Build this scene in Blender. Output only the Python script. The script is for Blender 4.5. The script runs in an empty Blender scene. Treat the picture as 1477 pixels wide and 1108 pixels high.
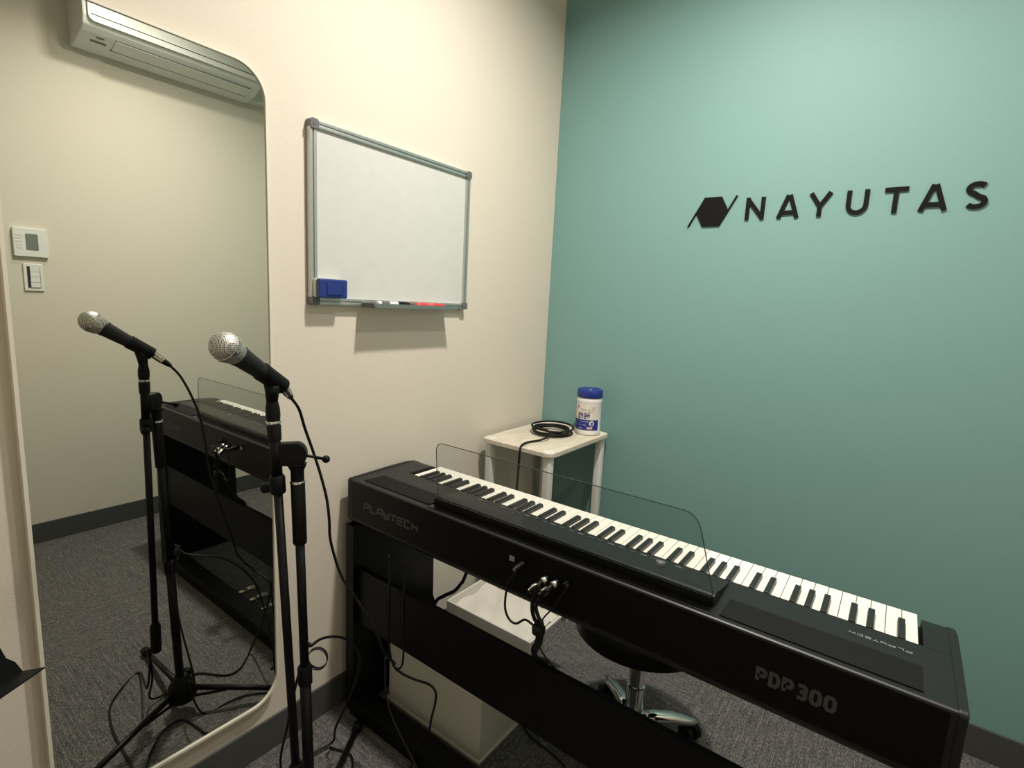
import bpy, bmesh, math, random
from mathutils import Vector, Matrix
R = math.radians
SC = bpy.context.scene
COL = SC.collection
random.seed(7)

# ------------------------------------------------------------------ camera
W, H, F = 1477, 1108, 756.32                       # photo size and focal length in pixels
YAW, PITCH, ROLL = -.6339, .1533, .0506
CAM = Vector((1.2747, -1.9782, 1.2722))
fw = Vector((math.cos(PITCH)*math.sin(YAW), math.cos(PITCH)*math.cos(YAW), -math.sin(PITCH)))
r0 = Vector((math.cos(YAW), -math.sin(YAW), 0)); u0 = r0.cross(fw)
cr = r0*math.cos(ROLL)+u0*math.sin(ROLL); cu = -r0*math.sin(ROLL)+u0*math.cos(ROLL)
cd = bpy.data.cameras.new('camera'); cd.sensor_fit = 'HORIZONTAL'; cd.sensor_width = 36; cd.lens = F/W*36
cd.clip_start = .01
cam = bpy.data.objects.new('camera', cd); COL.objects.link(cam)
m = Matrix((cr, cu, -fw)).transposed().to_4x4(); m.translation = CAM; cam.matrix_world = m
SC.camera = cam
# ------------------------------------------------------------------ world, light, exposure
world = bpy.data.worlds.new('world'); SC.world = world; world.use_nodes = True
world.node_tree.nodes['Background'].inputs[0].default_value = (.02, .02, .02, 1)
world.node_tree.nodes['Background'].inputs[1].default_value = .2
LAMP_W = (30.0, 7.2); LAMP_COL = (1.0, .94, .85)
LAMP_SPREAD = 160
LAMPS = [(.85, -.92), (1.44, -.95)]
SC.view_settings.view_transform = 'Standard'; SC.view_settings.look = 'None'
SC.view_settings.exposure = 0; SC.view_settings.gamma = 1; SC.view_settings.use_curve_mapping = False
# room: corner of cream wall and teal wall at the origin, cream wall x=0, teal wall y=0
RX, RY, RZ, HB = 2.01, -2.42, 2.64, .0985

def hit(x, y, ax, val):                             # photo pixel -> point on an axis plane
    d = fw+cr*((x-W/2)/F)-cu*((y-H/2)/F); i = 'xyz'.index(ax)
    return CAM+d*((val-CAM[i])/d[i])
MX = .018                                           # plane of the mirror glass
def mhit(x, y, ax, val):                            # the same for something seen in the mirror
    if ax == 'x': val = 2*MX-val
    p = hit(x, y, ax, val); return Vector((2*MX-p.x, p.y, p.z))

# ------------------------------------------------------------------ materials
MATS = {}
def mat(name, col, rough=.5, metal=0, bump=0, bscale=200, var=0, vscale=30, spec=.5, stretch=None, coat=0, em=None, ems=0):
    if name in MATS: return MATS[name]
    M = bpy.data.materials.new(name); M.use_nodes = True; nt = M.node_tree; b = nt.nodes['Principled BSDF']
    b.inputs['Base Color'].default_value = (*col, 1); b.inputs['Roughness'].default_value = rough
    b.inputs['Metallic'].default_value = metal; b.inputs['Specular IOR Level'].default_value = spec
    b.inputs['Coat Weight'].default_value = coat
    if em: b.inputs['Emission Color'].default_value = (*em, 1); b.inputs['Emission Strength'].default_value = ems
    tc = nt.nodes.new('ShaderNodeNewGeometry'); src = tc.outputs['Position']
    if stretch:
        mp = nt.nodes.new('ShaderNodeMapping'); mp.inputs['Scale'].default_value = stretch
        nt.links.new(src, mp.inputs[0]); src = mp.outputs[0]
    n = nt.nodes.new('ShaderNodeTexNoise'); n.inputs['Scale'].default_value = vscale; n.inputs['Detail'].default_value = 6
    nt.links.new(src, n.inputs['Vector'])
    rp = nt.nodes.new('ShaderNodeValToRGB'); v = max(var, .02)
    rp.color_ramp.elements[0].position = .3; rp.color_ramp.elements[1].position = .7
    rp.color_ramp.elements[0].color = (*[max(0, c*(1-v)) for c in col], 1)
    rp.color_ramp.elements[1].color = (*[min(1, c*(1+v)) for c in col], 1)
    nt.links.new(n.outputs['Fac'], rp.inputs[0]); nt.links.new(rp.outputs[0], b.inputs['Base Color'])
    if bump:
        n2 = nt.nodes.new('ShaderNodeTexNoise'); n2.inputs['Scale'].default_value = bscale; n2.inputs['Detail'].default_value = 3
        nt.links.new(src, n2.inputs['Vector'])
        bp = nt.nodes.new('ShaderNodeBump'); bp.inputs['Strength'].default_value = bump; bp.inputs['Distance'].default_value = .002
        nt.links.new(n2.outputs['Fac'], bp.inputs['Height']); nt.links.new(bp.outputs[0], b.inputs['Normal'])
    MATS[name] = M; return M

def carpet_mat(name, along_x):
    M = bpy.data.materials.new(name); M.use_nodes = True; nt = M.node_tree; b = nt.nodes['Principled BSDF']
    b.inputs['Roughness'].default_value = 1; b.inputs['Specular IOR Level'].default_value = .1
    g = nt.nodes.new('ShaderNodeNewGeometry')
    def noise(sc, det):
        mp = nt.nodes.new('ShaderNodeMapping'); mp.inputs['Scale'].default_value = sc if not along_x else (sc[1], sc[0], sc[2])
        nt.links.new(g.outputs['Position'], mp.inputs[0])
        n = nt.nodes.new('ShaderNodeTexNoise'); n.inputs['Scale'].default_value = 1; n.inputs['Detail'].default_value = det
        n.inputs['Roughness'].default_value = .7
        nt.links.new(mp.outputs[0], n.inputs['Vector']); return n
    n1 = noise((520, 95, 200), 3); n2 = noise((150, 12, 50), 4)
    mx = nt.nodes.new('ShaderNodeMath'); mx.operation = 'MULTIPLY_ADD'; mx.inputs[1].default_value = .7
    m2 = nt.nodes.new('ShaderNodeMath'); m2.operation = 'MULTIPLY'; m2.inputs[1].default_value = .30
    nt.links.new(n2.outputs['Fac'], m2.inputs[0]); nt.links.new(n1.outputs['Fac'], mx.inputs[0]); nt.links.new(m2.outputs[0], mx.inputs[2])
    rp = nt.nodes.new('ShaderNodeValToRGB'); e = rp.color_ramp.elements
    e[0].position = .36; e[0].color = (.028, .027, .027, 1); e[1].position = .66; e[1].color = (.34, .32, .30, 1)
    k = e.new(.5); k.color = (.105, .10, .096, 1)
    nt.links.new(mx.outputs[0], rp.inputs[0]); nt.links.new(rp.outputs[0], b.inputs['Base Color'])
    bp = nt.nodes.new('ShaderNodeBump'); bp.inputs['Strength'].default_value = .8; bp.inputs['Distance'].default_value = .004
    nt.links.new(mx.outputs[0], bp.inputs['Height']); nt.links.new(bp.outputs[0], b.inputs['Normal'])
    return M

def mirror_mat():
    M = bpy.data.materials.new('mirror_glass'); M.use_nodes = True; nt = M.node_tree; nt.nodes.clear()
    o = nt.nodes.new('ShaderNodeOutputMaterial'); g = nt.nodes.new('ShaderNodeBsdfGlossy')
    g.inputs['Roughness'].default_value = 0; g.inputs['Color'].default_value = (.72, .745, .69, 1)
    nt.links.new(g.outputs[0], o.inputs[0]); return M
def acrylic_mat():
    M = bpy.data.materials.new('clear_acrylic'); M.use_nodes = True; nt = M.node_tree; nt.nodes.clear()
    o = nt.nodes.new('ShaderNodeOutputMaterial'); mix = nt.nodes.new('ShaderNodeMixShader')
    t = nt.nodes.new('ShaderNodeBsdfTransparent'); t.inputs[0].default_value = (.93, .935, .93, 1)
    g = nt.nodes.new('ShaderNodeBsdfGlossy'); g.inputs['Roughness'].default_value = .02
    f = nt.nodes.new('ShaderNodeLayerWeight'); pw = nt.nodes.new('ShaderNodeMath'); pw.operation = 'POWER'; pw.inputs[1].default_value = 4
    ma = nt.nodes.new('ShaderNodeMath'); ma.operation = 'MULTIPLY_ADD'; ma.inputs[1].default_value = .7; ma.inputs[2].default_value = .03
    nt.links.new(f.outputs['Facing'], pw.inputs[0]); nt.links.new(pw.outputs[0], ma.inputs[0]); nt.links.new(ma.outputs[0], mix.inputs[0]); nt.links.new(t.outputs[0], mix.inputs[1]); nt.links.new(g.outputs[0], mix.inputs[2])
    nt.links.new(mix.outputs[0], o.inputs[0]); return M
def grille_mat():
    M = mat('mic_grille', (.42, .40, .37), .5, .85); nt = M.node_tree; b = nt.nodes['Principled BSDF']
    g = nt.nodes.new('ShaderNodeTexCoord'); v = nt.nodes.new('ShaderNodeTexVoronoi'); v.inputs['Scale'].default_value = 330
    v.inputs['Randomness'].default_value = .15
    nt.links.new(g.outputs['Object'], v.inputs['Vector'])
    rp = nt.nodes.new('ShaderNodeValToRGB'); e = rp.color_ramp.elements
    e[0].position = .25; e[0].color = (.03, .03, .03, 1); e[1].position = .5; e[1].color = (.62, .60, .56, 1)
    nt.links.new(v.outputs['Distance'], rp.inputs[0]); nt.links.new(rp.outputs[0], b.inputs['Base Color'])
    bp = nt.nodes.new('ShaderNodeBump'); bp.inputs['Strength'].default_value = .6; bp.inputs['Distance'].default_value = .001
    nt.links.new(v.outputs['Distance'], bp.inputs['Height']); nt.links.new(bp.outputs[0], b.inputs['Normal'])
    return M

CREAM = mat('cream_wallpaper', (.68, .625, .535), .85, bump=.25, bscale=260, var=.03, vscale=300)
TEAL = mat('teal_paint', (.192, .355, .34), .58, bump=.06, bscale=200, var=.02, vscale=120)
CEIL = mat('ceiling_paint', (.84, .83, .80), .9, bump=.15, bscale=200)
BASEB = mat('grey_vinyl_baseboard', (.062, .063, .060), .55)
CARA, CARB = carpet_mat('carpet_grain_a', False), carpet_mat('carpet_grain_b', True)
SUBF = mat('subfloor', (.05, .05, .05), .9)
MIRROR = mirror_mat(); ACRYL = acrylic_mat()
WFRAME = mat('white_frame_lacquer', (.72, .68, .58), .4)
ALU = mat('brushed_aluminium', (.56, .58, .56), .38, .85)
GREYP = mat('grey_plastic_cap', (.13, .135, .14), .45)
BOARD = mat('whiteboard_enamel', (.61, .615, .59), .22, spec=.4)
BLUE = mat('blue_plastic', (.012, .035, .20), .4)
FELT = mat('white_felt', (.7, .69, .66), .95)
BLACKV = mat('black_acrylic_letters', (.005, .005, .0055), .55, spec=.15)
TABLEW = mat('pale_wood_top', (.66, .60, .49), .5, var=.14, vscale=9, stretch=(6, 1, 1))
WHITEP = mat('white_plastic', (.76, .75, .71), .4)
BINP = mat('white_bin_plastic', (.66, .64, .57), .45)
CABLE = mat('black_cable_rubber', (.004, .004, .004), .5, spec=.3)
PBODY = mat('piano_body_plastic', (.0095, .010, .010), .42, bump=.05, bscale=900, spec=.38)
PBACK = mat('piano_back_plastic', (.003, .003, .003), .42, spec=.16)
PBLK = mat('piano_gloss_black', (.003, .003, .0035), .25, spec=.35)
STANDB = mat('black_laminate', (.0025, .0025, .0025), .48, spec=.2)
GRILLE = mat('speaker_cloth', (.006, .006, .006), .75, bump=.2, bscale=1500, spec=.2)
PRINTG = mat('grey_print', (.055, .055, .057), .6)
PRINTW = mat('pale_print', (.26, .27, .27), .6)
KEYW = mat('white_key', (.86, .82, .74), .28)
KEYB = mat('black_key', (.012, .012, .012), .38)
CHROME = mat('chrome', (.75, .76, .75), .12, 1)
NICKEL = mat('nickel', (.62, .58, .50), .25, 1)
STEELB = mat('black_powder_steel', (.003, .003, .003), .42, spec=.22)
PLASB = mat('black_nylon', (.003, .003, .003), .5, spec=.2)
MICB = mat('mic_handle_enamel', (.010, .010, .010), .5, spec=.35)
GRL = grille_mat()
SEATB = mat('black_vinyl', (.004, .004, .004), .5, spec=.25)
LCD = mat('lcd_grey', (.16, .19, .17), .3)
ACW = mat('aircon_white', (.70, .70, .66), .35)
DARKSLOT = mat('dark_slot', (.02, .02, .02), .7)
LABELW = mat('label_white', (.76, .72, .66), .5)
LIDB = mat('lid_blue', (.012, .035, .23), .35)
BANDB = mat('label_blue', (.02, .03, .24), .45)
REDP = mat('red_print', (.52, .06, .08), .5)
PINKP = mat('pink_print', (.72, .42, .40), .5)
NAVYP = mat('navy_print', (.035, .035, .17), .5)
REDM = mat('red_marker', (.62, .05, .06), .35)
LAMPE = mat('lamp_lens', (.9, .9, .85), .5, em=LAMP_COL, ems=6)

# ------------------------------------------------------------------ builders
OFF = {}
def setp(o, label=None, cat=None, group=None, kind=None):
    if label: o['label'] = label
    if cat: o['category'] = cat
    if group: o['group'] = group
    if kind: o['kind'] = kind
    return o
def thing(name, label, cat, base, group=None):
    o = bpy.data.objects.new(name, None); COL.objects.link(o); o.location = base; o.empty_display_size = .05
    OFF[o.name] = Vector(base); return setp(o, label, cat, group)
def obj(name, me, mt, parent=None, smooth=False, origin=None):
    """me: mesh in world coordinates"""
    o = bpy.data.objects.new(name, me); COL.objects.link(o)
    if mt and not me.materials: me.materials.append(mt)
    if smooth: me.shade_smooth()
    if parent:
        off = OFF[parent.name]; me.transform(Matrix.Translation(-off)); o.parent = parent; OFF[o.name] = off
    else:
        off = Vector(origin) if origin else Vector((0, 0, 0))
        if origin: me.transform(Matrix.Translation(-off)); o.location = off
        OFF[o.name] = off
    return o
def from_bm(bm, name='mesh'):
    bmesh.ops.recalc_face_normals(bm, faces=bm.faces[:])
    me = bpy.data.meshes.new(name); bm.to_mesh(me); bm.free(); return me
def bm_box(bm, a, b, bev=0, seg=2):
    vs = [bm.verts.new((x, y, z)) for x in (a[0], b[0]) for y in (a[1], b[1]) for z in (a[2], b[2])]
    fs = [bm.faces.new([vs[i] for i in q]) for q in ((0, 1, 3, 2), (4, 6, 7, 5), (0, 4, 5, 1), (2, 3, 7, 6), (0, 2, 6, 4), (1, 5, 7, 3))]
    if bev:
        es = list({e for f in fs for e in f.edges})
        bmesh.ops.bevel(bm, geom=es, offset=bev, segments=seg, affect='EDGES', profile=.5)
def box(name, a, b, mt, parent=None, bev=0, seg=2, **k):
    bm = bmesh.new(); bm_box(bm, a, b, bev, seg); return obj(name, from_bm(bm), mt, parent, **k)
def catmull(P, n=8):
    P = [Vector(p) for p in P]; Q = [P[0]*2-P[1]]+P+[P[-1]*2-P[-2]]; out = []
    for i in range(1, len(Q)-2):
        a, b, c, d = Q[i-1:i+3]
        for k in range(n):
            t = k/n
            out.append(.5*((2*b)+(c-a)*t+(2*a-5*b+4*c-d)*t*t+(3*b-a-3*c+d)*t**3))
    return out+[P[-1]]
def bm_tube(bm, P, rad, seg=10, caps=True):
    P = [Vector(p) for p in P]; rads = rad if isinstance(rad, (list, tuple)) else [rad]*len(P)
    t = (P[1]-P[0]).normalized(); n = t.orthogonal().normalized(); rings = []
    for i, p in enumerate(P):
        a = P[max(i-1, 0)]; b = P[min(i+1, len(P)-1)]; t2 = (b-a)
        t2 = t2.normalized() if t2.length > 1e-9 else t
        n = (n-t2*n.dot(t2)); n = n.normalized() if n.length > 1e-6 else t2.orthogonal().normalized(); bb = t2.cross(n); t = t2
        rings.append([bm.verts.new(p+(n*math.cos(2*math.pi*k/seg)+bb*math.sin(2*math.pi*k/seg))*rads[i]) for k in range(seg)])
    for r1, r2 in zip(rings, rings[1:]):
        for k in range(seg): bm.faces.new((r1[k], r1[(k+1) % seg], r2[(k+1) % seg], r2[k]))
    if caps: bm.faces.new(rings[0][::-1]); bm.faces.new(rings[-1])
def tube(name, P, rad, mt, parent=None, seg=10, smooth=True, curve=0, **k):
    if curve: P = catmull(P, curve)
    bm = bmesh.new(); bm_tube(bm, P, rad, seg); o = obj(name, from_bm(bm), mt, parent, **k)
    if smooth:
        for f in o.data.polygons: f.use_smooth = len(f.vertices) == 4
    return o
def bm_lathe(bm, o, ax, prof, seg=24):
    """prof: (distance along axis, radius)"""
    o = Vector(o); ax = Vector(ax).normalized(); n = ax.orthogonal().normalized(); b = ax.cross(n); rings = []
    for d, r in prof:
        rings.append([bm.verts.new(o+ax*d+(n*math.cos(2*math.pi*k/seg)+b*math.sin(2*math.pi*k/seg))*max(r, 1e-5)) for k in range(seg)])
    for r1, r2 in zip(rings, rings[1:]):
        for k in range(seg): bm.faces.new((r1[k], r1[(k+1) % seg], r2[(k+1) % seg], r2[k]))
    bm.faces.new(rings[0][::-1]); bm.faces.new(rings[-1])
def lathe(name, o, ax, prof, mt, parent=None, seg=24, smooth=True, **k):
    bm = bmesh.new(); bm_lathe(bm, o, ax, prof, seg); ob = obj(name, from_bm(bm), mt, parent, **k)
    if smooth:
        for f in ob.data.polygons: f.use_smooth = len(f.vertices) == 4
        try: ob.data.set_sharp_from_angle(angle=R(40))
        except Exception: pass
    return ob
def bm_prism(bm, poly, d0, d1, fn):
    a = [bm.verts.new(fn(u, v, d0)) for u, v in poly]; b = [bm.verts.new(fn(u, v, d1)) for u, v in poly]; n = len(poly)
    bm.faces.new(a); bm.faces.new(b[::-1])
    for i in range(n): bm.faces.new((a[i], b[i], b[(i+1) % n], a[(i+1) % n]))
def prism(name, poly, d0, d1, fn, mt, parent=None, bev=0, **k):
    bm = bmesh.new(); bm_prism(bm, poly, d0, d1, fn)
    if bev: bmesh.ops.bevel(bm, geom=bm.edges[:], offset=bev, segments=2, affect='EDGES', profile=.5)
    return obj(name, from_bm(bm), mt, parent, **k)
XZ = lambda u, v, d: (u, d, v)
YZ = lambda u, v, d: (d, u, v)
XY = lambda u, v, d: (u, v, d)
def rrect(a, b, c, d, r, n=6):
    out = []
    for cx, cy, s in ((c-r, d-r, 0), (a+r, d-r, 90), (a+r, b+r, 180), (c-r, b+r, 270)):
        for k in range(n+1):
            t = R(s+90*k/n); out.append((cx+r*math.cos(t), cy+r*math.sin(t)))
    return out
def bm_stroke(bm, P, w, d0, d1, fn, closed=False):
    P = [Vector(p) for p in P]; n = len(P); L = []; Rr = []
    for i in range(n):
        a = P[i-1] if (i or closed) else None; b = P[(i+1) % n] if (i < n-1 or closed) else None
        if a is None: nn = (b-P[i]).normalized().orthogonal() if False else Vector((-(b-P[i]).y, (b-P[i]).x)).normalized(); s = 1
        elif b is None: nn = Vector((-(P[i]-a).y, (P[i]-a).x)).normalized(); s = 1
        else:
            n1 = Vector((-(P[i]-a).y, (P[i]-a).x)).normalized(); n2 = Vector((-(b-P[i]).y, (b-P[i]).x)).normalized()
            nn = (n1+n2).normalized(); s = 1/max(.35, nn.dot(n1))
        L.append(P[i]+nn*w/2*s); Rr.append(P[i]-nn*w/2*s)
    if not closed: bm_prism(bm, L+Rr[::-1], d0, d1, fn)
    else:
        for i in range(n):
            j = (i+1) % n; bm_prism(bm, [L[i], L[j], Rr[j], Rr[i]], d0, d1, fn)
def strokes(name, lines, w, d0, d1, fn, mt, parent=None, **k):
    bm = bmesh.new()
    for i, l in enumerate(lines):
        cl = False
        if l[0] == 'c': cl = True; l = l[1:]
        bm_stroke(bm, l, w, d0-i*.00025, d1, fn, cl)
    return obj(name, from_bm(bm), mt, parent, **k)
def arc(cx, cy, rx, ry, a0, a1, n=10):
    return [(cx+rx*math.cos(R(a0+(a1-a0)*k/n)), cy+ry*math.sin(R(a0+(a1-a0)*k/n))) for k in range(n+1)]
def text_mesh(s, size, bold=0, align='CENTER'):
    c = bpy.data.curves.new('text', 'FONT'); c.body = s; c.size = size; c.align_x = align; c.resolution_u = 3; c.offset = bold
    o = bpy.data.objects.new('text_source', c); COL.objects.link(o)
    dg = bpy.context.evaluated_depsgraph_get(); dg.update()
    me = bpy.data.meshes.new_from_object(o.evaluated_get(dg)); bpy.data.objects.remove(o); bpy.data.curves.remove(c); me.materials.clear()
    return me

# ------------------------------------------------------------------ the room
def struct(name, a, b, mt):
    o = box(name, a, b, mt); o['kind'] = 'structure'; return o
floor = struct('floor', (0, RY, -.10), (RX, 0, -.008), SUBF)
T = .5; ox, oy = -.13, -.20
for i in range(5):
    for j in range(6):
        x0, x1 = max(0, ox+i*T), min(RX, ox+(i+1)*T); y1, y0 = min(0, oy+.5-j*T), max(RY, oy+.5-(j+1)*T)
        if x1-x0 < .01 or y1-y0 < .01: continue
        g = .0003
        box('carpet_tile', (x0+g, y0+g, -.008), (x1-g, y1-g, 0), CARA if (i+j) % 2 else CARB, floor)
struct('ceiling', (0, RY, RZ), (RX, 0, RZ+.1), CEIL)
struct('wall_left', (-.1, RY-.1, -.1), (0, .1, RZ+.1), CREAM)
struct('wall_front', (0, 0, -.1), (RX, .1, RZ+.1), TEAL)
struct('wall_right', (RX, RY-.1, -.1), (RX+.1, .1, RZ+.1), CREAM)
struct('wall_back', (0, RY-.1, -.1), (RX, RY, RZ+.1), CREAM)
bt = .007
box('baseboard_left', (0, RY, 0), (bt, 0, HB), BASEB, bev=.002)['kind'] = 'structure'
box('baseboard_front', (bt, -bt, 0), (RX-bt, 0, HB), BASEB, bev=.002)['kind'] = 'structure'
box('baseboard_right', (RX-bt, RY, 0), (RX, 0, HB), BASEB, bev=.002)['kind'] = 'structure'
box('baseboard_back', (bt, RY, 0), (RX-bt, RY+bt, HB), BASEB, bev=.002)['kind'] = 'structure'

def downlight(x, y, label, watt):
    t = thing('ceiling_downlight', label, 'ceiling light', (x, y, RZ), 'ceiling downlights')
    lathe('trim_ring', (x, y, RZ), (0, 0, -1), [(0, .075), (.008, .075), (.010, .070), (.010, .058), (0, .057)], WHITEP, t, 32)
    lathe('lens', (x, y, RZ), (0, 0, -1), [(0, .056), (.004, .056)], LAMPE, t, 32)
    l = bpy.data.lights.new('downlight', 'AREA'); l.shape = 'DISK'; l.size = .10; l.energy = watt; l.color = LAMP_COL; l.spread = R(LAMP_SPREAD)
    o = bpy.data.objects.new('lamp_light', l); COL.objects.link(o); o.parent = t; o.location = (0, 0, -.014)
downlight(*LAMPS[0], 'round ceiling downlight between the mirror wall and the room centre', LAMP_W[0])
downlight(*LAMPS[1], 'round ceiling downlight over the air conditioner side of the room', LAMP_W[1])

# ------------------------------------------------------------------ mirror
my0, my1, mz0, mz1 = -1.766, -1.286, .165, 1.778
mir = thing('wall_mirror', 'tall rounded-corner mirror with slim pale frame on the cream wall', 'mirror', (0, (my0+my1)/2, mz0))
bm = bmesh.new()
A = rrect(my0, mz0, my1, mz1, .075, 10); B = rrect(my0+.006, mz0+.006, my1-.006, mz1-.006, .069, 10)
def ring(x, P): return [bm.verts.new((x, y, z)) for y, z in P]
r1, r2, r3, r4 = ring(0, A), ring(.022, A), ring(.022, B), ring(.002, B)
for p, q in ((r1, r2), (r2, r3), (r3, r4)):
    for k in range(len(p)): bm.faces.new((p[k], p[(k+1) % len(p)], q[(k+1) % len(p)], q[k]))
obj('frame', from_bm(bm), WFRAME, mir)
prism('mirror_glass', B, .004, MX, YZ, MIRROR, mir)

# ------------------------------------------------------------------ whiteboard
wy0, wy1, wz0, wz1, fx = -1.177, -.568, 1.242, 1.704, .020
wb = thing('whiteboard', 'white magnetic board with aluminium frame hung on the cream wall', 'whiteboard', (0, (wy0+wy1)/2, wz0))
box('writing_surface', (.004, wy0+.012, wz0+.012), (.013, wy1-.012, wz1-.012), BOARD, wb)
def rail(y0, z0, y1, z1, hor):
    bm = bmesh.new()
    if hor:
        bm_box(bm, (.002, y0, z0), (.014, y1, z1), .001)
        h = (z1-z0); bm_box(bm, (.012, y0, z0), (fx, y1, z0+h*.42), .0015); bm_box(bm, (.012, y0, z0+h*.56), (fx, y1, z1), .0015)
    else:
        bm_box(bm, (.002, y0, z0), (.014, y1, z1), .001)
        h = (y1-y0); bm_box(bm, (.012, y0, z0), (fx, y0+h*.42, z1), .0015); bm_box(bm, (.012, y0+h*.56, z0), (fx, y1, z1), .0015)
    obj('frame_rail', from_bm(bm), ALU, wb)
fwid = .019
rail(wy0+.016, wz1-fwid, wy1-.016, wz1, True); rail(wy0+.016, wz0, wy1-.016, wz0+fwid, True)
rail(wy0, wz0+.016, wy0+fwid, wz1-.016, False); rail(wy1-fwid, wz0+.016, wy1, wz1-.016, False)
for cy, cz in ((wy0, wz0), (wy0, wz1-.022), (wy1-.022, wz0), (wy1-.022, wz1-.022)):
    bm = bmesh.new(); bm_prism(bm, rrect(cy-.001, cz-.001, cy+.023, cz+.023, .007), .001, fx+.004, YZ)
    bm_lathe(bm, (fx+.004, cy+.011, cz+.011), (1, 0, 0), [(0, .005), (.0012, .0045)], 12)
    obj('corner_cap', from_bm(bm), GREYP, wb)
ty0, ty1 = -1.012, -.672
prism('pen_tray', [(fx, wz0-.002), (fx+.055, wz0-.002), (fx+.058, wz0+.009), (fx+.055, wz0+.009), (fx+.053, wz0+.001), (fx, wz0+.001)], ty0, ty1, lambda u, v, d: (u, d, v), ALU, wb)
prism('tray_end', rrect(fx, wz0-.003, fx+.058, wz0+.009, .003, 3), ty0-.006, ty0, lambda u, v, d: (u, d, v), GREYP, wb)
prism('tray_end', rrect(fx, wz0-.003, fx+.058, wz0+.009, .003, 3), ty1, ty1+.006, lambda u, v, d: (u, d, v), GREYP, wb)
er = thing('board_eraser', 'blue whiteboard eraser with white felt stuck on the board', 'eraser', (.0135, -1.125, 1.262))
box('felt', (.0135, -1.172, 1.2615), (.031, -1.087, 1.3095), FELT, er, bev=.002)
box('body', (.031, -1.171, 1.2605), (.048, -1.085, 1.3105), BLUE, er, bev=.004)
box('grip', (.0475, -1.150, 1.268), (.0500, -1.102, 1.303), BLUE, er, bev=.0024, seg=3)
def marker(name, label, y0, cap, barrel, accent, x, z):
    t = thing(name, label, 'marker', (x, y0, z-.008), 'markers in the pen tray'); ax = (0, 1, 0)
    L = .125
    lathe('barrel', (x, y0, z), ax, [(0, .0062), (.001, .0076), (.074, .0076), (.075, .007)], barrel, t, 14)
    lathe('label_band', (x, y0+.012, z), ax, [(0, .00765), (.03, .00765)], accent, t, 14)
    lathe('cap', (x, y0+.075, z), ax, [(0, .0078), (.03, .0078), (.046, .006), (.047, .004)], cap, t, 14)
marker('whiteboard_marker', 'white barrelled marker with black cap lying in the pen tray', -.990, PBLK, WHITEP, GREYP, fx+.034, wz0+.0095)
marker('whiteboard_marker', 'red marker lying in the pen tray beside the black capped marker', -.838, REDM, mat('pink_marker_barrel', (.72, .12, .12), .35), REDM, fx+.032, wz0+.0095)

# ------------------------------------------------------------------ wall logo
lg = thing('wall_logo', 'black raised lettering NAYUTAS with hexagon emblem on teal wall', 'logo', (1.0, 0, 1.579))
D0, D1 = -.006, 0
bm = bmesh.new()
bm_prism(bm, [(.639, 1.579), (.699, 1.579), (.7255, 1.630), (.699, 1.679), (.640, 1.679), (.613, 1.629)], D0, D1, XZ)
bm_stroke(bm, [(.588, 1.579), (.643, 1.679)], .0045, D0-.0003, D1, XZ); bm_stroke(bm, [(.697, 1.579), (.750, 1.679)], .0045, D0-.0003, D1, XZ)
obj('hexagon_emblem', from_bm(bm), BLACKV, lg)
w = .0125; b0, b1 = 1.595, 1.668
def A_(c): return [[(c-.0275, b0), (c-.0025, b1)], [(c+.0025, b1), (c+.0275, b0)], [(c-.021, b0+.0175), (c+.021, b0+.0175)]]
S_ = arc(1.3855, 1.6495, .0195, .0128, 25, 235, 14)[:-1]
S_ = arc(1.3860, 1.6488, .0185, .0130, 35, 250, 12)+arc(1.3860, 1.6142, .0195, .0135, 75, -145, 14)
letters = [[[(.789, b0), (.789, b1)], [(.788, b1-.004), (.838, b0+.004)], [(.837, b0), (.837, b1)]], A_(.9155),
    [[(.979, b1), (1.006, 1.626)], [(1.033, b1), (1.006, 1.626)], [(1.006, 1.632), (1.006, b0)]],
    [[(1.0835, b1)]+arc(1.1065, 1.6235, .023, .0225, 180, 360, 14)+[(1.1295, b1)]],
    [[(1.174, b1-.006), (1.231, b1-.006)], [(1.2025, b1-.006), (1.2025, b0)]], A_(1.2925), [S_]]
for L in letters: strokes('letter', L, w, D0, D1, XZ, BLACKV, lg)

# ------------------------------------------------------------------ side table in the corner
tx0, tx1, sy0, sy1, tz = .030, .350, -.470, -.014, .757
tb = thing('side_table', 'small pale wood side table with white legs in the corner', 'table', ((tx0+tx1)/2, (sy0+sy1)/2, 0))
prism('table_top', rrect(tx0, sy0, tx1, sy1, .030), tz-.014, tz, XY, TABLEW, tb, bev=.0015)
for lx, ly in ((tx0+.028, sy0+.03), (tx1-.028, sy0+.03), (tx0+.028, sy1-.03), (tx1-.028, sy1-.03)):
    prism('leg', rrect(lx-.017, ly-.017, lx+.017, ly+.017, .011, 4), 0, tz-.0145, XY, WHITEP, tb)
    lathe('corner_cap', (lx, ly, tz), (0, 0, 1), [(0, .020), (.0015, .0195), (.002, .012)], WHITEP, tb, 20)
box('side_apron', (tx0+.03, sy0+.046, tz-.034), (tx0+.044, sy1-.046, tz-.0145), WHITEP, tb)
box('side_apron', (tx1-.044, sy0+.046, tz-.034), (tx1-.03, sy1-.046, tz-.0145), WHITEP, tb)
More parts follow.
